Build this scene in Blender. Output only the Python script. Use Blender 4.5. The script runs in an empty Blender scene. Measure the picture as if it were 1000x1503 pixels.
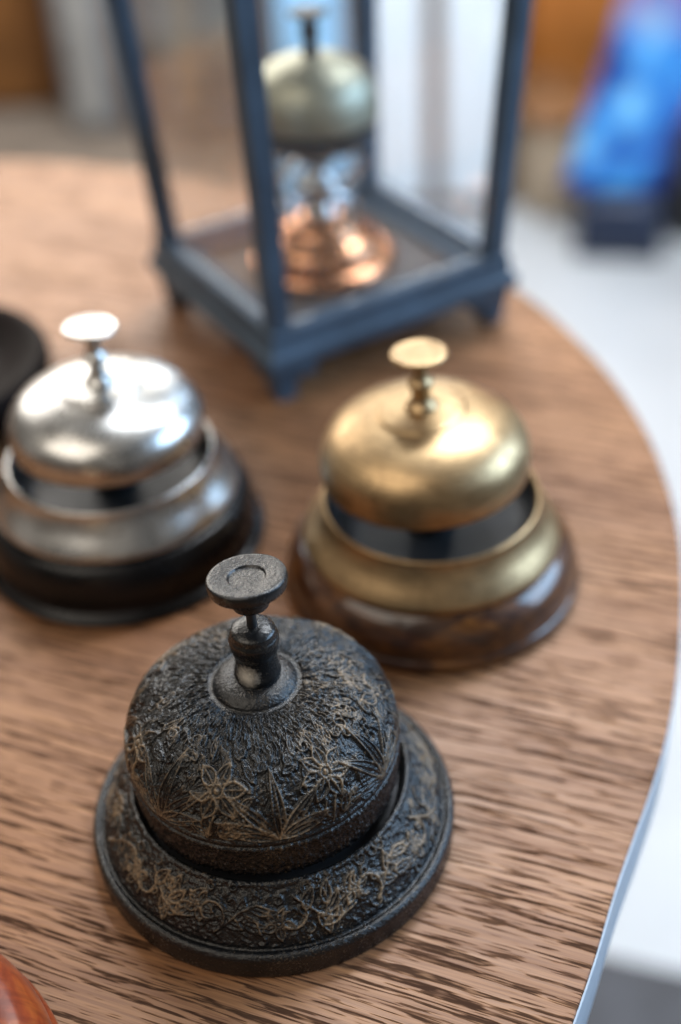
import bpy, bmesh, math, random
import numpy as np
from mathutils import Matrix, Vector
random.seed(7); rng=np.random.default_rng(7)
scene=bpy.context.scene
COL=scene.collection
R=math.radians

# ------------------------------------------------------------------ helpers
def link(o,parent=None):
    COL.objects.link(o)
    if parent is not None: o.parent=parent
    return o
def empty(name,loc,label,cat,rotz=0,group=None):
    o=bpy.data.objects.new(name,None); o.empty_display_size=.02
    o.location=loc; o.rotation_euler=(0,0,rotz); o["label"]=label; o["category"]=cat
    if group: o["group"]=group
    return link(o)
def chaikin(p,it):
    for _ in range(it):
        q=[p[0]]
        for a,b in zip(p[:-1],p[1:]):
            q.append((a[0]*.75+b[0]*.25,a[1]*.75+b[1]*.25)); q.append((a[0]*.25+b[0]*.75,a[1]*.25+b[1]*.75))
        q.append(p[-1]); p=q
    out=[p[0]]
    for a in p[1:]:
        if math.hypot(a[0]-out[-1][0],a[1]-out[-1][1])>2e-5: out.append(a)
    return out
def mesh_obj(name,verts,faces,mat,parent=None,smooth=True,sharp=35):
    me=bpy.data.meshes.new(name); me.from_pydata(verts,[],faces); me.validate()
    bm=bmesh.new(); bm.from_mesh(me); bmesh.ops.recalc_face_normals(bm,faces=bm.faces); bm.to_mesh(me); bm.free()
    if smooth:
        me.polygons.foreach_set('use_smooth',[True]*len(me.polygons)); me.set_sharp_from_angle(angle=R(sharp))
    if mat: me.materials.append(mat)
    return link(bpy.data.objects.new(name,me),parent)
def lathe(name,prof,mat,parent=None,seg=128,it=2,loc=(0,0,0),rot=(0,0,0)):
    p=chaikin(prof,it); V=[];F=[];rings=[]
    for r,z in p:
        if r<1e-6: rings.append([len(V)]); V.append((0,0,z))
        else:
            rings.append(list(range(len(V),len(V)+seg)))
            V+=[(r*math.cos(2*math.pi*k/seg),r*math.sin(2*math.pi*k/seg),z) for k in range(seg)]
    for A,B in zip(rings[:-1],rings[1:]):
        for k in range(seg):
            k2=(k+1)%seg
            if len(A)==1 and len(B)==1: continue
            if len(A)==1: F.append((A[0],B[k2],B[k]))
            elif len(B)==1: F.append((A[k],A[k2],B[0]))
            else: F.append((A[k],A[k2],B[k2],B[k]))
    o=mesh_obj(name,V,F,mat,parent); o.location=loc; o.rotation_euler=rot
    return o
def box(name,size,loc,mat,parent=None,bevel=.001,taper=1.0,rot=(0,0,0)):
    bm=bmesh.new(); bmesh.ops.create_cube(bm,size=1)
    for v in bm.verts:
        t=taper if v.co.z>0 else 1
        v.co=Vector((v.co.x*size[0]*t,v.co.y*size[1]*t,v.co.z*size[2]))
    if bevel>0: bmesh.ops.bevel(bm,geom=bm.edges[:],offset=bevel,segments=2,affect='EDGES',profile=.5)
    me=bpy.data.meshes.new(name); bm.to_mesh(me); bm.free()
    me.polygons.foreach_set('use_smooth',[True]*len(me.polygons)); me.set_sharp_from_angle(angle=R(50))
    me.materials.append(mat); o=link(bpy.data.objects.new(name,me),parent); o.location=loc; o.rotation_euler=rot
    return o

# ------------------------------------------------------------------ materials
class NB:
    def __init__(s,name):
        s.m=bpy.data.materials.new(name); s.m.use_nodes=True; s.t=s.m.node_tree; s.n=s.t.nodes
        s.b=s.n['Principled BSDF']; s.out=s.n['Material Output']
    def l(s,a,b): s.t.links.new(a,b)
    def node(s,t,**k):
        x=s.n.new(t)
        for a,v in k.items(): setattr(x,a,v)
        return x
    def set(s,**k):
        for a,v in k.items():
            i=s.b.inputs[a.replace('_',' ')]
            i.default_value=(*v,1) if isinstance(v,tuple) and len(v)==3 and i.type=='RGBA' else v
    def coord(s,scale=(1,1,1),rot=(0,0,0),src='Object'):
        tc=s.node('ShaderNodeTexCoord'); mp=s.node('ShaderNodeMapping'); mp.inputs['Scale'].default_value=scale; mp.inputs['Rotation'].default_value=rot
        s.l(tc.outputs[src],mp.inputs[0]); return mp.outputs[0]
    def noise(s,vec,scale=1,detail=3,rough=.5,dist=0):
        x=s.node('ShaderNodeTexNoise'); x.inputs['Scale'].default_value=scale; x.inputs['Detail'].default_value=detail
        x.inputs['Roughness'].default_value=rough; x.inputs['Distortion'].default_value=dist; s.l(vec,x.inputs['Vector']); return x.outputs['Fac']
    def ramp(s,f,stops):
        x=s.node('ShaderNodeValToRGB'); e=x.color_ramp.elements
        while len(e)<len(stops): e.new(.5)
        for el,(p,c) in zip(e,stops):
            el.position=p; el.color=(c,c,c,1) if isinstance(c,(int,float)) else (*c,1)
        s.l(f,x.inputs[0]); return x.outputs[0]
    def math(s,op,a,b=None,clamp=False):
        x=s.node('ShaderNodeMath',operation=op); x.use_clamp=clamp
        for i,v in enumerate((a,b)):
            if v is None: continue
            if isinstance(v,(int,float)): x.inputs[i].default_value=v
            else: s.l(v,x.inputs[i])
        return x.outputs[0]
    def mix(s,f,a,b,mode='MIX'):
        x=s.node('ShaderNodeMix',data_type='RGBA',blend_type=mode)
        for i,v in ((0,f),(6,a),(7,b)):
            if isinstance(v,(int,float)): x.inputs[i].default_value=v
            elif isinstance(v,tuple): x.inputs[i].default_value=(*v,1)
            else: s.l(v,x.inputs[i])
        return x.outputs[2]
    def bump(s,h,strength=.3,dist=.001,prev=None):
        x=s.node('ShaderNodeBump'); x.inputs['Strength'].default_value=strength; x.inputs['Distance'].default_value=dist
        s.l(h,x.inputs['Height'])
        if prev is not None: s.l(prev,x.inputs['Normal'])
        return x.outputs[0]
    def radial(s,k,ang):
        tc=s.node('ShaderNodeTexCoord'); sp=s.node('ShaderNodeSeparateXYZ'); s.l(tc.outputs['Object'],sp.inputs[0])
        x,y,z=sp.outputs
        r=s.math('SQRT',s.math('ADD',s.math('MULTIPLY',x,x),s.math('MULTIPLY',y,y)))
        a=s.math('ARCTAN2',y,x)
        c=s.node('ShaderNodeCombineXYZ'); s.l(s.math('MULTIPLY',r,k),c.inputs[0]); s.l(s.math('MULTIPLY',z,k),c.inputs[1]); s.l(s.math('MULTIPLY',a,ang),c.inputs[2])
        return c.outputs[0]

def simple(name,col,rough=.5,metal=0,var=.25,scale=20,coat=0,bump=0,spec=.5):
    b=NB(name); f=b.noise(b.coord(),scale,4)
    lo=tuple(c*(1-var) for c in col); hi=tuple(min(1,c*(1+var)) for c in col)
    b.l(b.ramp(f,[(.3,lo),(.7,hi)]),b.b.inputs['Base Color'])
    b.l(b.ramp(f,[(.3,max(0,rough-.08)),(.7,min(1,rough+.08))]),b.b.inputs['Roughness'])
    b.set(Metallic=metal,Coat_Weight=coat,Specular_IOR_Level=spec)
    if bump: b.l(b.bump(b.noise(b.coord(),scale*12,3),bump,.001),b.b.inputs['Normal'])
    return b.m

def oak():
    b=NB('oak_veneer'); rot=(0,0,R(23))
    base=b.coord((1,1,1),rot)
    warp=b.noise(b.coord((4,10,1),rot),1,2)
    wv=b.math('MULTIPLY',b.math('SUBTRACT',warp,.5),.010)
    sp=b.node('ShaderNodeSeparateXYZ'); b.l(base,sp.inputs[0])
    y=b.math('ADD',sp.outputs[1],wv)
    def g(kx,ky,detail,rough=.5,off=0):
        c=b.node('ShaderNodeCombineXYZ'); b.l(b.math('MULTIPLY',sp.outputs[0],kx),c.inputs[0]); b.l(b.math('MULTIPLY',y,ky),c.inputs[1]); c.inputs[2].default_value=off
        return b.noise(c.outputs[0],1,detail,rough)
    broad=g(2.5,22,3); mid=g(7,300,2,.6,3.1); fine=g(45,2200,2,.6,7.7); dens=g(6,55,2,.5,21.)
    saw=b.math('SINE',b.math('ADD',b.math('MULTIPLY',y,1500),b.math('MULTIPLY',g(5,50,2,.5,11.),14)))
    col=b.ramp(broad,[(.3,(.245,.108,.042)),(.52,(.310,.145,.060)),(.75,(.375,.182,.080))])
    col=b.mix(b.ramp(mid,[(.35,.42),(.6,0)]),col,(.15,.058,.022))
    col=b.mix(b.ramp(fine,[(.38,.55),(.6,0)]),col,(.13,.050,.021))
    dn=b.math('MULTIPLY',b.math('SUBTRACT',dens,.5),.22)
    p1=g(40,820,1,.5,1.7); p2=g(75,1500,1,.5,5.2)
    m1=b.ramp(b.math('ADD',b.math('ADD',p1,dn),b.math('MULTIPLY',saw,.055)),[(.595,0),(.63,1)])
    m2=b.ramp(b.math('ADD',b.math('ADD',p2,dn),b.math('MULTIPLY',saw,.05)),[(.585,0),(.63,.85)])
    pores=b.math('MAXIMUM',m1,m2)
    pores=b.math('MULTIPLY',pores,b.ramp(g(160,1500,1,.5,33.),[(.3,.4),(.5,1)]))
    col=b.mix(b.math('MULTIPLY',pores,.88),col,(.022,.0095,.0055))
    b.l(col,b.b.inputs['Base Color'])
    b.l(b.math('ADD',b.ramp(mid,[(.3,.54),(.7,.45)]),b.math('MULTIPLY',pores,.3),True),b.b.inputs['Roughness'])
    h=b.math('SUBTRACT',b.math('MULTIPLY',fine,.3),pores)
    b.l(b.bump(h,.4,.0003),b.b.inputs['Normal'])
    b.l(b.math('SUBTRACT',.42,b.math('MULTIPLY',pores,.3)),b.b.inputs['Specular IOR Level'])
    return b.m

def cast_iron():
    b=NB('black_cast_iron'); c=b.coord()
    at=b.node('ShaderNodeAttribute'); at.attribute_name='relief'
    grain=b.noise(c,1500,3,.65); med=b.noise(c,380,3,.6); big=b.noise(c,45,3,.6)
    hgt=b.math('ADD',at.outputs['Fac'],b.math('MULTIPLY',b.math('SUBTRACT',med,.5),.7))
    hgt=b.math('ADD',hgt,b.math('MULTIPLY',b.math('SUBTRACT',big,.5),1.5))
    m=b.ramp(hgt,[(.64,0),(1.08,.9)])
    sp=b.ramp(b.math('ADD',grain,b.math('MULTIPLY',b.math('SUBTRACT',big,.5),.5)),[(.61,0),(.76,.5)])
    m=b.math('MAXIMUM',m,sp)
    m=b.math('MULTIPLY',m,b.ramp(grain,[(.40,.15),(.56,1)]))
    col=b.mix(m,(.0035,.004,.005),(.27,.19,.115))
    b.l(col,b.b.inputs['Base Color'])
    b.l(b.ramp(m,[(0,.26),(1,.52)]),b.b.inputs['Roughness'])
    b.set(Specular_IOR_Level=.5)
    n=b.bump(med,.5,.0010); n=b.bump(grain,.7,.0004,n)
    b.l(n,b.b.inputs['Normal'])
    return b.m
def iron_plain():
    b=NB('black_painted_iron'); c=b.coord()
    grain=b.noise(c,1300,3,.65); med=b.noise(c,260,4,.6)
    m=b.ramp(b.math('ADD',b.math('MULTIPLY',med,.5),b.math('MULTIPLY',grain,.5)),[(.55,0),(.69,.45)])
    geo=b.node('ShaderNodeTexCoord'); vd=b.node('ShaderNodeVectorMath',operation='DISTANCE'); b.l(geo.outputs['Object'],vd.inputs[0]); vd.inputs[1].default_value=(-.0024,-.0052,.0625)
    chip=b.ramp(b.math('ADD',vd.outputs['Value'],b.math('MULTIPLY',b.math('SUBTRACT',grain,.5),.004)),[(0,1),(.0008,1),(.0010,0)])
    col=b.mix(m,(.0045,.005,.006),(.12,.09,.06)); col=b.mix(chip,col,(.6,.56,.5))
    b.l(col,b.b.inputs['Base Color']); b.l(b.ramp(m,[(0,.27),(1,.55)]),b.b.inputs['Roughness'])
    b.set(Specular_IOR_Level=.5)
    n=b.bump(med,.4,.0008); n=b.bump(grain,.4,.0003,n); b.l(n,b.b.inputs['Normal']); return b.m
def brushed(name,c1,c2,rough,ang=1.5,mott=.5,patch=(.2,.15,.1),bigb=.05):
    b=NB(name); rv=b.radial(1500,ang); br=b.noise(rv,1,3,.6); c=b.coord()
    big=b.noise(c,45,4,.65,.4); sm=b.noise(c,300,4,.6)
    col=b.ramp(big,[(.3,c2),(.6,c1)])
    col=b.mix(b.ramp(sm,[(.50,0),(.70,mott)]),col,patch)
    col=b.mix(b.ramp(br,[(.35,.45),(.65,0)]),col,tuple(x*.5 for x in c2))
    b.l(col,b.b.inputs['Base Color'])
    r=b.math('ADD',b.math('MULTIPLY',b.math('SUBTRACT',big,.5),.30),rough); r=b.math('ADD',r,b.math('MULTIPLY',b.math('SUBTRACT',sm,.5),.2))
    b.l(r,b.b.inputs['Roughness']); b.set(Metallic=1.0)
    n=b.bump(br,.18,.0003); n=b.bump(big,bigb,.002,n); b.l(n,b.b.inputs['Normal']); return b.m
def varnished(name,c1,c2,c3,coat=.8,spec=.3):
    b=NB(name); c=b.coord((1,1,3)); f=b.noise(c,70,5,.65,.8); g=b.noise(b.coord((1,6,1)),90,3,.6)
    col=b.ramp(f,[(.3,c1),(.5,c2),(.68,c3)]); col=b.mix(b.ramp(g,[(.42,.45),(.55,0)]),col,c1)
    b.l(col,b.b.inputs['Base Color']); b.set(Roughness=.4,Coat_Weight=coat,Coat_Roughness=.07,Specular_IOR_Level=spec); return b.m
def glass():
    b=NB('glass_pane'); n=b.n
    tr=n.new('ShaderNodeBsdfTransparent'); tr.inputs[0].default_value=(.975,.988,1,1)
    gl=n.new('ShaderNodeBsdfGlossy'); gl.inputs['Roughness'].default_value=.06
    lw=n.new('ShaderNodeLayerWeight'); lw.inputs['Blend'].default_value=.5
    mx=n.new('ShaderNodeMixShader'); b.l(b.math('ADD',b.math('MULTIPLY',b.math('POWER',lw.outputs['Facing'],4.0),.8),.05,True),mx.inputs[0]); b.l(tr.outputs[0],mx.inputs[1]); b.l(gl.outputs[0],mx.inputs[2])
    n.remove(b.b); b.l(mx.outputs[0],b.out.inputs[0]); return b.m

M_oak=oak(); M_iron=cast_iron(); M_ironp=iron_plain()
M_brass=brushed('aged_brushed_brass',(.52,.36,.195),(.38,.26,.14),.41,patch=(.17,.115,.065),mott=.5)
M_nick=brushed('worn_nickel',(.68,.675,.66),(.50,.495,.48),.30,patch=(.26,.245,.23),mott=.55)
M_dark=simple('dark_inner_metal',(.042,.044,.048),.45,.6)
M_amber=varnished('varnished_mottled_wood',(.012,.004,.002),(.058,.018,.004),(.17,.063,.010))
M_red=varnished('red_brown_wood',(.08,.012,.004),(.19,.032,.008),(.26,.06,.012),.3)
M_mahog=simple('dark_mahogany',(.006,.0025,.002),.7,0,.4,60,spec=.12)
M_blackwood=simple('black_lacquered_wood',(.003,.003,.004),.30,0,.3,80,spec=.3)
M_frame=simple('lantern_metal_blue_reflection',(.050,.078,.115),.58,.1,.25,60,bump=.1,spec=.35)  # dark grey metal; blue window reflection is mixed into the base colour
M_glass=glass()

# ------------------------------------------------------------------ relief drawing (mm space)
class Relief:
    def __init__(s,U,V,res=7):
        s.U,s.V,s.res=U,V,res; s.W=int(U*res); s.Hh=int(V*res)+1; s.a=np.zeros((s.Hh,s.W))
    def stroke(s,pts,w,amp):
        res=s.res
        for (x0,y0),(x1,y1) in zip(pts[:-1],pts[1:]):
            p=2.6*w
            iu=np.arange(int((min(x0,x1)-p)*res),int((max(x0,x1)+p)*res)+2); v0=max(0,int((min(y0,y1)-p)*res)); v1=min(s.Hh,int((max(y0,y1)+p)*res)+2)
            if v1<=v0: continue
            iv=np.arange(v0,v1); X,Y=np.meshgrid(iu/res,iv/res)
            dx,dy=x1-x0,y1-y0; L=dx*dx+dy*dy+1e-9
            t=np.clip(((X-x0)*dx+(Y-y0)*dy)/L,0,1); d2=(X-x0-t*dx)**2+(Y-y0-t*dy)**2
            h=amp*np.exp(-d2/(w*w)); ix=np.ix_(iv,iu%s.W); s.a[ix]=np.maximum(s.a[ix],h)
    def leaf(s,x,y,ang,L,wid,bend=0,w=.28,amp=1,vein=True):
        left=[];right=[];mid=[]
        for i in range(9):
            t=i/8; a=ang+bend*t; px=x+L*t*math.cos(ang+bend*t*.6); py=y+L*t*math.sin(ang+bend*t*.6)
            o=wid*math.sin(math.pi*t**.8)*.5; nx,ny=-math.sin(a),math.cos(a)
            left.append((px+nx*o,py+ny*o)); right.append((px-nx*o,py-ny*o)); mid.append((px,py))
        s.stroke(mid[1:-1],wid*.42,amp*.5)
        s.stroke(left,w,amp*rng.uniform(.8,1.05)); s.stroke(right,w,amp*rng.uniform(.7,1.0))
        if vein: s.stroke(mid,w*.8,amp*.85)
    def arc(s,x,y,r,a0,a1,w,amp,shrink=1.0):
        n=14; s.stroke([(x+r*(1-(1-shrink)*i/n)*math.cos(a0+(a1-a0)*i/n),y+r*(1-(1-shrink)*i/n)*math.sin(a0+(a1-a0)*i/n)) for i in range(n+1)],w,amp)
    def flower(s,x,y,r,rot,n=6,w=.36):
        for k in range(n):
            a=rot+2*math.pi*k/n+rng.uniform(-.08,.08)
            s.leaf(x+.20*r*math.cos(a),y+.20*r*math.sin(a),a,r*.8*rng.uniform(.92,1.06),r*.50,rng.uniform(-.2,.2),w,1.0)
        s.stroke([(x,y),(x+.01,y)],r*.16,1.15); s.arc(x,y,r*.2,0,6.3,w*.7,1.0)
    def blur(s):
        a=s.a; s.a=(a*2+np.roll(a,1,1)+np.roll(a,-1,1)+np.vstack([a[:1],a[:-1]])+np.vstack([a[1:],a[-1:]]))/6
    def sample(s,u,v):
        x=(u*s.res)%s.W; y=np.clip(v*s.res,0,s.Hh-1.001)
        x0=x.astype(int)%s.W; x1=(x0+1)%s.W; y0=y.astype(int); fx=x-np.floor(x); fy=y-y0
        a=s.a; return (a[y0,x0]*(1-fx)+a[y0,x1]*fx)*(1-fy)+(a[y0+1,x0]*(1-fx)+a[y0+1,x1]*fx)*fy

def relief_lathe(name,prof,it,rel,s0,s1,depth,mat,parent,nseg=1100,ds=.00021):
    p=np.array(chaikin(prof,it)); d=np.r_[0,np.cumsum(np.hypot(*np.diff(p,axis=0).T))]
    n=int(d[-1]/ds); S=np.linspace(0,d[-1],n); r=np.interp(S,d,p[:,0]); z=np.interp(S,d,p[:,1])
    tr=np.gradient(r,S); tz=np.gradient(z,S); L=np.hypot(tr,tz)+1e-9; nr,nz=tz/L,-tr/L
    th=np.linspace(0,2*math.pi,nseg,endpoint=False)
    TT,SS=np.meshgrid(th,S)
    v=(SS*1000-s0); inside=np.clip(v/.8,0,1)*np.clip((s1-s0-v)/.8,0,1)
    H=rel.sample(TT/(2*math.pi)*rel.U,np.clip(v,0,s1-s0))*inside
    RR=r[:,None]+H*depth*nr[:,None]; ZZ=z[:,None]+H*depth*nz[:,None]
    V=np.stack([RR*np.cos(TT),RR*np.sin(TT),ZZ],-1).reshape(-1,3)
    idx=np.arange(n*nseg).reshape(n,nseg); A=idx[:-1];B=idx[1:]
    F=np.stack([A,np.roll(A,-1,1),np.roll(B,-1,1),B],-1).reshape(-1,4)
    me=bpy.data.meshes.new(name); me.vertices.add(len(V)); me.vertices.foreach_set('co',V.ravel())
    me.loops.add(F.size); me.loops.foreach_set('vertex_index',F.ravel().astype(np.int32))
    me.polygons.add(len(F)); me.polygons.foreach_set('loop_start',np.arange(0,F.size,4,dtype=np.int32)); me.polygons.foreach_set('loop_total',np.full(len(F),4,dtype=np.int32))
    me.update(calc_edges=True); me.validate()
    me.polygons.foreach_set('use_smooth',np.ones(len(F),dtype=bool))
    at=me.attributes.new('relief','FLOAT','POINT'); at.data.foreach_set('value',H.ravel().astype(np.float32))
    me.materials.append(mat); return link(bpy.data.objects.new(name,me),parent)

# ------------------------------------------------------------------ ornate black cast iron bell
GB="service bells displayed on the table"
ornate=empty('service_bell',(-.0235,.238,0),"black cast iron service bell embossed with gold-brushed flowers","bell",group=GB)
U=2*math.pi*33; rel=Relief(U,50)
period=U/7; f0=(math.radians(-108)%(2*math.pi))/(2*math.pi)*U
for k in range(7):
    x=f0+k*period+rng.uniform(-.8,.8); fy=29.0+rng.uniform(-1,1.2)
    rel.flower(x,fy,7.4+rng.uniform(-.6,.5),rng.uniform(0,1),6+(k%2),.48)
    rel.stroke([(x,fy-6),(x-.8,22),(x-2.0,17.0)],.55,1)
    for a,L in ((2.6,6.5),(.5,6.5),(2.0,6),(1.1,6),(3.0,5.5),(.15,5.5)): rel.leaf(x+(1 if a<1.5 else -1)*1.0,18.2,a,L,2.5,.3 if a<1.5 else -.3,.40,.95)
    xm=x+period/2
    for a,L,bd in ((1.57,19,.1),(1.15,18,-.35),(2.02,18,.35),(.75,14,-.5),(2.42,14,.5),(.4,10,-.3),(2.75,10,.3)):
        a+=rng.uniform(-.12,.12); rel.leaf(xm+rng.uniform(-.8,.8),17.0,a,L+rng.uniform(-3,2),2.8,bd+rng.uniform(-.15,.15),.42,1.0)
    for q in range(6):
        rel.arc(xm+rng.uniform(-13,13),37+rng.uniform(-2,3),rng.uniform(1.4,2.6),rng.uniform(0,6),rng.uniform(7,10),.40,.85,.5)
        rel.leaf(x+rng.uniform(-13,13),36+rng.uniform(-2,4),rng.uniform(.7,2.4),rng.uniform(4,7),2.0,rng.uniform(-.6,.6),.38,.85)
    for q in range(20):
        rel.leaf(x+rng.uniform(-15,15),rng.uniform(17,37),rng.uniform(.3,2.8),rng.uniform(3,6),1.9,rng.uniform(-.8,.8),.34,.82)
        rel.arc(x+rng.uniform(-15,15),rng.uniform(18,36),rng.uniform(.8,1.8),rng.uniform(0,6),rng.uniform(7,10),.34,.75,.5)
for q in range(1600):
    x=rng.uniform(0,U); y=rng.uniform(36,49); L=rng.uniform(1,3.4); a=1.57+rng.uniform(-.7,.7)
    rel.stroke([(x,y),(x+L*.5*math.cos(a),y+L*.5*math.sin(a)),(x+L*math.cos(a+.5),y+L*math.sin(a+.5))],.38,rng.uniform(.35,.8))
for q in range(2200):
    x=rng.uniform(0,U); y=rng.uniform(16,38); a=rng.uniform(0,6.28); rel.stroke([(x,y),(x+1.0*math.cos(a),y+1.0*math.sin(a))],.34,rng.uniform(.15,.5))
for q in range(1800):
    x=rng.uniform(0,U); y=rng.uniform(.5,13); rel.stroke([(x,y),(x+rng.uniform(-.4,.4),y+rng.uniform(.4,1.4))],.3,rng.uniform(.12,.48))
rel.blur()
dome_prof=[(.0335,.0232),(.0335,.0232),(.0342,.0222),(.0352,.0228),(.0355,.0250),(.0356,.0330),(.0364,.0338),(.0364,.0345),(.0357,.0350),(.0362,.0357),(.0361,.0364),(.0354,.0370),(.0353,.0395),(.0348,.0430),(.0328,.0472),(.0293,.0508),(.0245,.0535),(.0190,.0552),(.0140,.0560),(.0108,.0560),(.0107,.0568),(.0090,.0582),(.0068,.0588),(.0040,.0590),(.0040,.0590)]
o=relief_lathe('bell_dome',dome_prof,3,rel,.5,51,.00120,M_iron,ornate); o.rotation_euler=(R(.4),R(-1.0),0)
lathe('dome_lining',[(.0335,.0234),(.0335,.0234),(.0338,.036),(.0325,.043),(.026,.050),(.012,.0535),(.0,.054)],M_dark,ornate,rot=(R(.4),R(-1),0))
Ub=2*math.pi*44; rb=Relief(Ub,18)
nb=13; pb=Ub/nb
for k in range(nb):
    x=k*pb; s_=1 if k%2 else -1; yc=8.2
    rb.arc(x,yc,4.8,-1.2*s_,4.6*s_,.55,1.0,.3)
    rb.stroke([(x+4,yc-2.5*s_),(x+8,yc+1.5*s_),(x+12.5,yc+3.5*s_),(x+17,yc+2*s_)],.50,.95)
    for j,(dx,a) in enumerate(((4,1.2),(7,.9),(10,1.5),(13,2.2),(16,1.1))): rb.leaf(x+dx,yc+(-1)**j*.8,a*s_*(1 if j%2 else -1)+ (0 if j%2 else .2),6.2,3.0,.6*s_,.44,.95)
    rb.leaf(x+9,yc-1,-.5*s_,6.5,2.8,.5,.46,1); rb.leaf(x+16,yc+1,2.6*s_,6.5,2.6,.5,.46,1)
    rb.flower(x+18,yc-1.5*s_,4.4,rng.uniform(0,2),5,.42)
    for q in range(12): rb.arc(x+rng.uniform(0,pb),rng.uniform(1,16),rng.uniform(.8,2.2),rng.uniform(0,6),rng.uniform(7,10),.36,.8,.5)
for q in range(2600):
    x=rng.uniform(0,Ub); y=rng.uniform(0,18); a=rng.uniform(0,6.28); rb.stroke([(x,y),(x+.9*math.cos(a),y+.9*math.sin(a))],.32,rng.uniform(.12,.5))
rb.blur()
base_prof=[(.0485,0),(.0485,0),(.0500,.0002),(.0503,.0015),(.0503,.0060),(.0503,.0074),(.0494,.0086),(.0483,.0087),(.0478,.0080),(.0470,.0082),(.0466,.0096),(.0440,.0138),(.0415,.0175),(.0394,.0204),(.0384,.0212),(.0382,.0222),(.0374,.0227),(.0366,.0222),(.0363,.0210),(.0358,.0190),(.0345,.0165),(.0345,.0165)]
relief_lathe('bell_base',base_prof,3,rb,12.6,30.0,.00095,M_iron,ornate)
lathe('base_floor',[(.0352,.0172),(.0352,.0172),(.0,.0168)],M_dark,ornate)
lathe('bell_post',[(.0,.0580),(.0056,.0582),(.0056,.0582),(.0061,.0592),(.0060,.0606),(.0055,.0622),(.0054,.0645),(.0055,.0668),(.0061,.0680),(.0064,.0700),(.0064,.0716),(.0058,.0726),(.0058,.0732),(.0056,.0742),(.0034,.0752),(.0,.0754)],M_ironp,ornate,seg=64)
lathe('plunger_pin',[(.0,.0750),(.0013,.0750),(.0013,.0750),(.0013,.0832),(.0013,.0832),(0,.0832)],M_dark,ornate,seg=24)
lathe('push_button',[(.0,-.0092),(.0036,-.0092),(.0036,-.0092),(.0046,-.0086),(.0048,-.0072),(.0052,-.0058),(.0072,-.0044),(.0094,-.0034),(.0099,-.0026),(.0100,-.0004),(.0096,.0002),(.0085,.0002),(.0052,-.0001),(.0048,-.0001),(.0045,-.0006),(.0042,-.0007),(0,-.0007)],M_ironp,ornate,seg=96,loc=(0,0,.0914),rot=(R(-7),R(-3),0))

# ------------------------------------------------------------------ plain bells
def plain_bell(loc,label,metal,wood,base_name,prof_base,dz=0,k=1.0,R_=1.0,tilt=(0,0),btn=(3,3),btop=.0882,dd=0):
    e=empty('service_bell',loc,label,"bell",0,GB)
    lathe(base_name,prof_base,wood,e)
    z=dz
    lathe('metal_cup',[(.0415,.0185+z),(.0415,.0185+z),(.0428,.0190+z),(.0431,.0205+z),(.0422,.0222+z),(.0410,.0240+z),(.0384,.0275+z),(.0369,.0305+z),(.0362,.0325+z),(.0362,.0340+z),(.0355,.0346+z),(.0347,.0340+z),(.0342,.0320+z),(.0342,.0320+z)],metal,e)
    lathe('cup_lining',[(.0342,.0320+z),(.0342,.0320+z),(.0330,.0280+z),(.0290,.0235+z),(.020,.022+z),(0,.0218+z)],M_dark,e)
    lathe('striker_post',[(0,.022+z),(.008,.022+z),(.008,.022+z),(.007,.030+z),(.004,.034+z),(.004,.05+z),(.0,.05+z)],M_dark,e,seg=48)
    z=z+dd; rot=(R(tilt[0]),R(tilt[1]),0)
    f=lambda h:.0456+z+(h-.0456)*k
    lathe('bell_dome',[(a*R_,f(h)) for a,h in [(.0322,.0462),(.0322,.0462),(.0334,.0456),(.0342,.0466),(.0346,.0500),(.0345,.0540),(.0330,.0588),(.0298,.0630),(.0248,.0663),(.0190,.0685),(.0142,.0694),(.0140,.0702),(.0130,.0707),(.0070,.0712),(.0,.0713)]],metal,e,it=3,rot=rot)
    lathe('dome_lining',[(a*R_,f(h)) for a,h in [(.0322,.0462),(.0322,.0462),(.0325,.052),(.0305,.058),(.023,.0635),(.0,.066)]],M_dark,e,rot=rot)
    t=f(.0705); zb=btop; L=zb-t
    lathe('bell_post',[(.0,t),(.0054,t),(.0054,t),(.0054,t+.0016),(.0044,t+.0025),(.0034,t+.0035),(.0029,t+.005),(.0030,t+L*.36),(.0042,t+L*.42),(.0042,t+L*.5),(.0028,t+L*.56),(.0022,t+L*.65),(.0026,t+L*.88),(.0,t+L*.89)],metal,e,seg=48,rot=rot)
    o=lathe('push_button',[(.0,-.0045),(.0024,-.0042),(.0030,-.0030),(.0060,-.0018),(.0086,-.0012),(.0090,-.0005),(.0088,.0002),(.0076,.0004),(.0060,.0000),(.0,.0001)],metal,e,seg=64,rot=(R(btn[0]),R(btn[1]),0))
    o.location=Matrix.Rotation(rot[1],3,'Y')@Matrix.Rotation(rot[0],3,'X')@Vector((0,0,zb))
    return e
wood_prof=[(0,0),(.0490,0),(.0490,0),(.0503,.0008),(.0505,.0030),(.0498,.0044),(.0490,.0050),(.0492,.0062),(.0490,.0100),(.0470,.0145),(.0440,.0178),(.0420,.0190),(.0,.0190)]
plain_bell((.030,.341,0),"aged brass service bell on round varnished brown wooden base",M_brass,M_amber,'wooden_base',wood_prof,0,.92,.985,(0,-2.2),(-3,-2),dd=-.0006)
blk_prof=[(0,0),(.0500,0),(.0500,0),(.0508,.0010),(.0505,.0026),(.0490,.0034),(.0476,.0040),(.0472,.0060),(.0472,.0060),(.0480,.0100),(.0476,.0150),(.0455,.0200),(.0425,.0220),(.0,.0220)]
plain_bell((-.0785,.372,0),"worn nickel service bell on round black base",M_nick,M_blackwood,'black_base',blk_prof,.003,.80,.965,(0,.8),(-4,2),btop=.0865,dd=-.0036)
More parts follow.
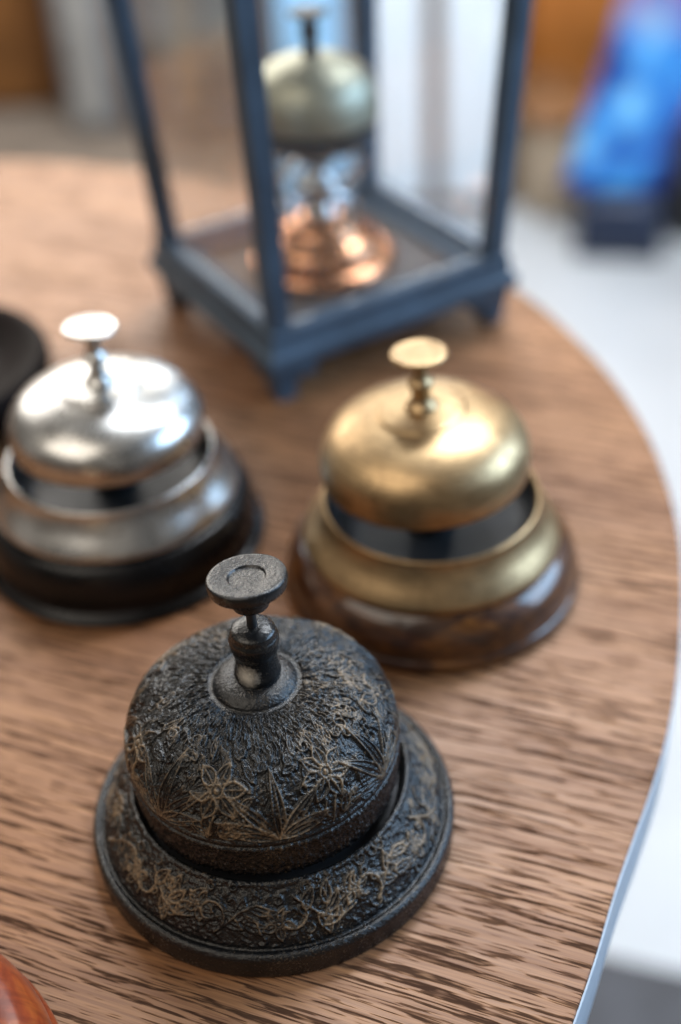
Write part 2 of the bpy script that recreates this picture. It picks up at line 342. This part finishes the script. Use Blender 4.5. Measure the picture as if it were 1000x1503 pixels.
plain_bell((-.1275,.1497,0),"service bell on round red-brown wooden base",M_brass,M_red,'wooden_base',[(a*1.15,b) for a,b in wood_prof],0)
dish=empty('wooden_dish',(-.168,.462,0),"dark mahogany round wooden dish on the table","dish")
lathe('dish_body',[(0,0),(.040,0),(.040,0),(.046,.004),(.052,.014),(.053,.020),(.052,.024),(.050,.0255),(.047,.025),(.040,.020),(.030,.014),(0,.012)],M_mahog,dish)

# ------------------------------------------------------------------ table
pts=[(.0487,.1708),(.0673,.2094),(.0958,.2684),(.1165,.3400),(.1220,.3955),(.1185,.4432),(.1077,.4879),(.088,.5366),(.045,.595),(-.020,.650),(-.1,.700),(-.1844,.726),(-.30,.725),(-.42,.67),(-.52,.54),(-.55,.38),(-.51,.2),(-.40,.05),(-.25,-.03),(-.10,-.03),(-.01,.06)]
def catmull(P,n=14):
    out=[];N=len(P)
    for i in range(N):
        p0,p1,p2,p3=[np.array(P[(i+k-1)%N]) for k in range(4)]
        for j in range(n):
            t=j/n; out.append(.5*((2*p1)+(-p0+p2)*t+(2*p0-5*p1+4*p2-p3)*t*t+(-p0+3*p1-3*p2+p3)*t**3))
    return np.array(out)
oc=catmull(pts)
def slab(name,outline,z0,z1,bev,mat,parent):
    bm=bmesh.new(); vs=[bm.verts.new((x,y,z1)) for x,y in outline]; f=bm.faces.new(vs)
    bm.normal_update()
    r=bmesh.ops.extrude_face_region(bm,geom=[f]); top=[g for g in r['geom'] if isinstance(g,bmesh.types.BMVert)]
    for v in top: v.co.z=z0
    bm.normal_update()
    ed=[e for e in bm.edges if all(abs(v.co.z-z1)<1e-7 for v in e.verts)]
    bmesh.ops.bevel(bm,geom=ed,offset=bev,segments=3,affect='EDGES',profile=.5)
    bmesh.ops.recalc_face_normals(bm,faces=bm.faces)
    me=bpy.data.meshes.new(name); bm.to_mesh(me); bm.free(); me.polygons.foreach_set('use_smooth',[True]*len(me.polygons)); me.set_sharp_from_angle(angle=R(30))
    me.materials.append(mat); return link(bpy.data.objects.new(name,me),parent)
table=empty('display_table',(0,0,-.72),"round-edged oak display table with pale painted edge highlight","table")
def off(o,d):
    t=np.roll(o,-1,0)-np.roll(o,1,0); n=np.stack([t[:,1],-t[:,0]],-1); n/=np.linalg.norm(n,axis=1)[:,None]
    c=o.mean(0); s=np.sign(((o-c)*n).sum(1).mean()); return o+n*d*s
M_edge=simple('pale_edge_highlight',(.34,.38,.43),.45,0,.1,40)  # pale band; the bevel highlight along the edge is put into its colour
o=slab('table_top',oc,-.004,0,.0006,M_oak,table); o.location=(0,0,.72)
o=slab('edge_highlight_band',off(oc,.0006),-.024,-.0008,.0005,M_edge,table); o.location=(0,0,.72)
M_leg=simple('dark_steel',(.05,.05,.055),.45,.7)
o=lathe('table_leg',[(0,0),(.20,0),(.20,0),(.20,.012),(.20,.012),(.04,.02),(.04,.02),(.04,.690),(.12,.694),(.12,.694),(0,.695)],M_leg,table,it=0); o.location=(-.2,.35,0)

# ------------------------------------------------------------------ glass lantern (slightly wider at the top)
A,B=.112,.103
LC=(.0010,.5275)
lan=empty('glass_lantern',(*LC,0),"dark grey metal and glass lantern case, blue reflection in its colour, on small feet","lantern",R(30))
for sx in(-1,1):
    for sy in(-1,1):
        V=[];F=[]
        def addbox(x0,x1,y0,y1,z0,z1,ix,iy):
            b=len(V); V.extend([(x0+ix*.002,y0+iy*.002,z0),(x1-ix*.001,y0+iy*.002,z0),(x1-ix*.001,y1-iy*.001,z0),(x0+ix*.002,y1-iy*.001,z0),(x0,y0,z1),(x1,y0,z1),(x1,y1,z1),(x0,y1,z1)])
            F.extend([tuple(b+i for i in q) for q in((0,3,2,1),(4,5,6,7),(0,1,5,4),(1,2,6,5),(2,3,7,6),(3,0,4,7))])
        addbox(-.0065,.0045,-.0065,.0045,0,.0165,1,1); addbox(.0045,.013,-.0062,.003,.010,.0165,0,0); addbox(-.0062,.003,.0045,.013,.010,.0165,0,0)
        V=[(-sx*x,-sy*y,z) for x,y,z in V]
        o=mesh_obj('foot',V,F,M_frame,lan,False); o.location=(sx*(A/2-.003),sy*(B/2-.003),0)
def ring(name,zs,mat):
    V=[];F=[];
    for o_,z in zs:
        a=A/2+o_; b=B/2+o_; V+=[(-a,-b,z),(a,-b,z),(a,b,z),(-a,b,z)]
    n=len(zs)
    for i in range(n):
        j=(i+1)%n
        for k in range(4): F.append((i*4+k,i*4+(k+1)%4,j*4+(k+1)%4,j*4+k))
    return mesh_obj(name,V,F,mat,lan,False)
ring('base_frame',[(-.012,.0165),(.005,.0165),(.0062,.018),(.0062,.0225),(.0045,.0238),(.0035,.0260),(.0035,.0318),(.0022,.0330),(-.004,.0330),(-.005,.028),(-.012,.028)],M_frame)
box('base_plate',(A-.0215,B-.0215,.004),(0,0,.0230),simple('dark_wood_plate',(.060,.052,.050),.6,0,.3,30),lan,.0005)
TOP=.23; Z0=.0332; K=.050
def hexa(name,b,t,mat,bev=.0008):
    bm=bmesh.new(); vs=[bm.verts.new(v) for v in b+t]
    for q in((3,2,1,0),(4,5,6,7),(0,1,5,4),(1,2,6,5),(2,3,7,6),(3,0,4,7)): bm.faces.new([vs[i] for i in q])
    bmesh.ops.recalc_face_normals(bm,faces=bm.faces)
    if bev: bmesh.ops.bevel(bm,geom=bm.edges[:],offset=bev,segments=2,affect='EDGES',profile=.5)
    me=bpy.data.meshes.new(name); bm.to_mesh(me); bm.free(); me.materials.append(mat)
    return link(bpy.data.objects.new(name,me),lan)
g=K*(TOP-Z0); s=.0044
for sx in(-1,1):
    for sy in(-1,1):
        cx,cy=sx*(A/2-.0022),sy*(B/2-.0022); q=[(-s,-s),(s,-s),(s,s),(-s,s)]
        hexa('corner_post',[(cx+a,cy+b,Z0) for a,b in q],[(cx+sx*g+a,cy+sy*g+b,TOP) for a,b in q],M_frame)
for sgn in(-1,1):
    w0=A/2-.0070; w1=w0+g; y0=sgn*(B/2-.002); y1=y0+sgn*g
    hexa('glass_pane',[(-w0,y0-.0006,Z0+.0003),(w0,y0-.0006,Z0+.0003),(w0,y0+.0006,Z0+.0003),(-w0,y0+.0006,Z0+.0003)],[(-w1,y1-.0006,TOP-.0003),(w1,y1-.0006,TOP-.0003),(w1,y1+.0006,TOP-.0003),(-w1,y1+.0006,TOP-.0003)],M_glass,0)
    w0=B/2-.0070; w1=w0+g; x0=sgn*(A/2-.002); x1=x0+sgn*g
    hexa('glass_pane',[(x0-.0006,-w0,Z0+.0003),(x0+.0006,-w0,Z0+.0003),(x0+.0006,w0,Z0+.0003),(x0-.0006,w0,Z0+.0003)],[(x1-.0006,-w1,TOP-.0003),(x1+.0006,-w1,TOP-.0003),(x1+.0006,w1,TOP-.0003),(x1-.0006,w1,TOP-.0003)],M_glass,0)
ring('top_frame',[(.002+g,TOP),(.007+g,TOP+.002),(.007+g,TOP+.012),(g,TOP+.016),(-.008+g,TOP+.016),(-.008+g,TOP)],M_frame)
a_,b_=A/2+g,B/2+g
V=[(-a_,-b_,TOP+.0165),(a_,-b_,TOP+.0165),(a_,b_,TOP+.0165),(-a_,b_,TOP+.0165),(-.02,-.02,TOP+.05),(.02,-.02,TOP+.05),(.02,.02,TOP+.05),(-.02,.02,TOP+.05)]
mesh_obj('lantern_roof',V,[(0,1,5,4),(1,2,6,5),(2,3,7,6),(3,0,4,7),(4,5,6,7)],M_frame,lan,False)

M_cop=brushed('polished_copper',(.82,.40,.22),(.56,.26,.14),.25,patch=(.20,.085,.05),mott=.6)
M_old=brushed('tarnished_brass',(.52,.50,.38),(.42,.41,.32),.5,patch=(.3,.26,.2),mott=.4)
st=empty('stand_bell',(LC[0]-.002,LC[1],.0251),"brass bell on ornate copper stand inside the lantern","bell")
lathe('stepped_base',[(0,0),(.032,0),(.032,0),(.033,.003),(.031,.006),(.026,.007),(.026,.007),(.025,.012),(.021,.015),(.018,.016),(.018,.016),(.016,.020),(.010,.023),(0,.023)],M_cop,st)
lathe('turned_stem',[(0,.022),(.008,.023),(.006,.027),(.004,.030),(.008,.034),(.010,.038),(.006,.042),(.004,.045),(.009,.049),(.009,.052),(.004,.055),(.004,.062),(0,.0625)],M_nick,st,seg=48)
for k in range(4):
    a=k*math.pi/2+.5; V=[];F=[]; n=14
    for i in range(n+1):
        t=i/n; rr=.012+.009*math.sin(math.pi*t); z=.019+.037*t; aa=a+.5*math.sin(t*6); ca,sa=math.cos(aa),math.sin(aa)
        for q in range(6): b_=q*math.pi/3; V.append(((rr+.0018*math.cos(b_))*ca,(rr+.0018*math.cos(b_))*sa,z+.0018*math.sin(b_)))
    for i in range(n):
        for q in range(6): F.append((i*6+q,i*6+(q+1)%6,(i+1)*6+(q+1)%6,(i+1)*6+q))
    mesh_obj('scroll_support',V,F,M_nick,st)
lathe('support_collar',[(0,.056),(.020,.056),(.020,.056),(.022,.059),(.026,.062),(.0262,.0655),(0,.0657)],M_leg,st)
lathe('bell_dome',[(0,.0660),(.0240,.0660),(.0240,.0660),(.0272,.0670),(.0272,.0710),(.0262,.079),(.022,.086),(.015,.090),(.006,.0925),(0,.093)],M_old,st)
lathe('finial',[(0,.0925),(.004,.093),(.004,.093),(.0025,.097),(.004,.100),(.004,.103),(.002,.106),(.008,.108),(.008,.1095),(0,.110)],M_leg,st,seg=48)

# ------------------------------------------------------------------ background
def floor_mat():
    b=NB('pale_floor'); f=b.noise(b.coord(),3,5); g=b.noise(b.coord(),60,4)
    col=b.ramp(f,[(.3,(.30,.31,.32)),(.7,(.42,.425,.43))]); col=b.mix(b.ramp(g,[(.5,0),(.7,.12)]),col,(.2,.2,.2))
    b.l(col,b.b.inputs['Base Color']); b.set(Roughness=.45); return b.m
me_=mesh_obj('floor',[(-4,-2,-.72),(4,-2,-.72),(4,6,-.72),(-4,6,-.72)],[(0,1,2,3)],floor_mat(),None,False); me_["kind"]="structure"
wall=mesh_obj('wall',[(-4,4.2,-.72),(4,4.2,-.72),(4,4.2,2.2),(-4,4.2,2.2)],[(0,1,2,3)],simple('warm_wall',(.35,.26,.18),.8),None,False); wall["kind"]="structure"
M_rug=simple('brown_rug_wool',(.17,.135,.105),.95,0,.35,9)
rug=box('floor_rug',(1.9,1.9,.012),(-.95,1.85,-.714),M_rug,None,.004); rug["label"]="flat grey-brown woven rug on the floor"; rug["category"]="rug"
M_gmat=simple('charcoal_mat',(.05,.05,.055),.9,0,.3,30)
mat_=box('floor_mat',(.8,.5,.01),(.41,.31,-.7145),M_gmat,None,.003,rot=(0,0,R(-19))); mat_["label"]="charcoal grey floor mat beneath the table edge"; mat_["category"]="mat"
M_or=simple('orange_brown_wood',(.40,.14,.028),.45,0,.3,6)
M_dk=simple('brown_wood',(.17,.08,.032),.5,0,.4,6)
M_do=simple('dark_orange_wood',(.20,.078,.018),.5,0,.4,6)
M_wp=simple('white_window_light_panel',(.86,.89,.92),.35,0,.04,6)  # window brightness put into the panel colour
M_bp=simple('blue_window_light_panel',(.36,.64,.90),.4,0,.12,6)  # bluish window light put into the panel colour
M_be=simple('beige_cloth',(.36,.28,.20),.8,0,.3,12)
def cabinet(loc,size,mat,label,doors=2,door_mat=None,rot=0):
    e=empty('cabinet',(loc[0],loc[1],-.72),label,"cabinet",R(rot)); w,d,h=size
    box('carcass',(w,d,h),(0,0,h/2+.001),mat,e,.006)
    for i in range(doors):
        dw=w/doors-.03; x=-w/2+(i+.5)*w/doors
        dm=door_mat[i%len(door_mat)] if door_mat else mat
        box('door',(dw,.016,h-.06),(x,-d/2-.009,h/2),dm,e,.004)
        box('handle',(.012,.02,.1),(x+dw*.35,-d/2-.028,h*.6),M_leg,e,.004)
    return e
cabinet((-1.0,2.95,0),(1.0,.4,1.1),M_dk,"brown wooden cabinet with orange-brown doors",4,[M_do,M_dk,M_be])
cabinet((.68,2.6,0),(.60,.4,1.2),M_or,"tall orange-brown wooden cabinet with plain doors",2)
cabinet((.13,2.30,0),(.40,.3,1.0),M_dk,"stand-in cabinet with white and pale blue doors coloured as window light",3,[M_bp,M_wp,M_wp])  # stand-in cabinet; window light behind the lantern is put into its door colours
cabinet((-.30,2.75,0),(.40,.3,1.0),simple('grey_blue_paint',(.20,.22,.25),.5),"grey-blue painted cabinet beside the rug",4,[simple('pale_grey_panel',(.32,.31,.29),.4),M_dk,M_be])
crate=empty('wooden_crate',(.40,2.20,-.72),"low beige cloth-covered crate beside the cabinet","crate",R(20))
box('crate_body',(.13,.2,.16),(0,0,.081),M_be,crate,.01); box('crate_lid',(.15,.22,.02),(0,0,.172),M_dk,crate,.006)
def art():
    b=NB('blue_printed_fabric'); c=b.coord(); f=b.noise(c,9,2,.5,.6); g=b.noise(c,16,2,.5,.6)
    sp=b.node('ShaderNodeSeparateXYZ'); b.l(c,sp.inputs[0])
    ax=b.math('SUBTRACT',sp.outputs[0],b.math('MULTIPLY',sp.outputs[2],.20))
    stripe=b.math('ABSOLUTE',b.math('ADD',ax,.045))
    f2=b.math('SUBTRACT',b.math('ADD',f,.08),b.math('MULTIPLY',stripe,3.2))
    col=b.ramp(f2,[(.30,(.005,.02,.12)),(.42,(.012,.09,.40)),(.52,(.03,.24,.62)),(.64,(.22,.52,.75))])
    top=b.ramp(sp.outputs[2],[(.33,0),(.42,1)])
    warm=b.ramp(g,[(.38,(.07,.05,.28)),(.47,(.38,.10,.13)),(.54,(.05,.12,.40)),(.62,(.48,.22,.08))])
    col=b.mix(b.math('MULTIPLY',top,.9),col,warm); b.l(col,b.b.inputs['Base Color']); b.set(Roughness=.5); return b.m
ban=empty('display_stand',(.49,1.98,-.72),"tapered blue printed fabric display stand on navy base","display stand",R(-12))
M_navy=simple('navy_plastic',(.006,.013,.035),.4)
box('stand_base',(.145,.12,.10),(0,0,.05),M_navy,ban,.01,.85)
V=[(-.095,0,.10),(.07,0,.10),(.19,.0,.85),(.08,.0,.85),(-.095,.02,.10),(.07,.02,.10),(.19,.02,.85),(.08,.02,.85)]
mesh_obj('printed_panel',V,[(0,1,2,3),(7,6,5,4),(0,4,5,1),(1,5,6,2),(2,6,7,3),(3,7,4,0)],art(),ban,False)
bag=empty('black_bag',(.635,2.02,-.72),"black bag standing on the floor beside the display","bag",R(10))
box('bag_body',(.14,.10,.17),(0,0,.085),simple('black_fabric',(.012,.012,.014),.7),bag,.03,.8)
lathe('bag_handle',[(.035,-.004),(.042,-.004),(.042,.004),(.035,.004),(.035,-.004)],M_leg,bag,seg=32,it=0,loc=(0,0,.17),rot=(R(90),0,0))

# ------------------------------------------------------------------ lights / world / camera
w=bpy.data.worlds.new("World"); scene.world=w; w.use_nodes=True; t=w.node_tree
bg=t.nodes['Background']; tc=t.nodes.new('ShaderNodeTexCoord'); nz=t.nodes.new('ShaderNodeTexNoise'); nz.inputs['Scale'].default_value=2.6; nz.inputs['Detail'].default_value=2
rp=t.nodes.new('ShaderNodeValToRGB'); rp.color_ramp.elements[0].position=.40; rp.color_ramp.elements[0].color=(.065,.052,.04,1); rp.color_ramp.elements[1].position=.66; rp.color_ramp.elements[1].color=(.86,.80,.72,1)
t.links.new(tc.outputs['Generated'],nz.inputs['Vector']); t.links.new(nz.outputs['Fac'],rp.inputs[0]); t.links.new(rp.outputs[0],bg.inputs[0]); bg.inputs[1].default_value=.42
def area(name,loc,target,sx,sy,power,col):
    l=bpy.data.lights.new(name,'AREA'); l.shape='RECTANGLE'; l.size=sx; l.size_y=sy; l.energy=power; l.color=col
    o=link(bpy.data.objects.new(name,l)); o.location=loc; o.rotation_euler=(Vector(target)-Vector(loc)).to_track_quat('-Z','Y').to_euler(); return o
area('window_light',(-.7,2.8,1.15),(0,.4,0),2.6,1.2,84,(1.0,.94,.86))
area('side_window_light',(1.25,.42,.60),(0,.3,0),.9,.7,25,(.46,.70,1.0))
area('ceiling_light',(-.9,-.3,1.5),(0,.35,0),1.5,1.2,16,(1.0,.90,.77))
area('cabinet_fill_light',(.4,1.1,1.3),(.15,2.2,-.3),.9,.7,80,(.90,.95,1.0))  # added fill lamp, brightens the cabinet fronts behind the lantern

p=R(38); r=R(3.4); H=.295
F=Vector((0,math.cos(p),-math.sin(p))); R0=Vector((1,0,0)); U0=Vector((0,math.sin(p),math.cos(p)))
Rt=math.cos(r)*R0-math.sin(r)*U0; Up=math.cos(r)*U0+math.sin(r)*R0
cam=bpy.data.cameras.new('camera'); co=link(bpy.data.objects.new('camera',cam))
m=Matrix((Rt,Up,-F)).transposed().to_4x4(); m.translation=Vector((0,0,H)); co.matrix_world=m
cam.sensor_fit='VERTICAL'; cam.sensor_height=36; cam.lens=1914/1503*36; cam.clip_start=.01; cam.clip_end=50
cam.dof.use_dof=True; cam.dof.focus_distance=.320; cam.dof.aperture_fstop=4.0
scene.camera=co
scene.view_settings.view_transform='Standard'; scene.view_settings.look='None'; scene.view_settings.exposure=0
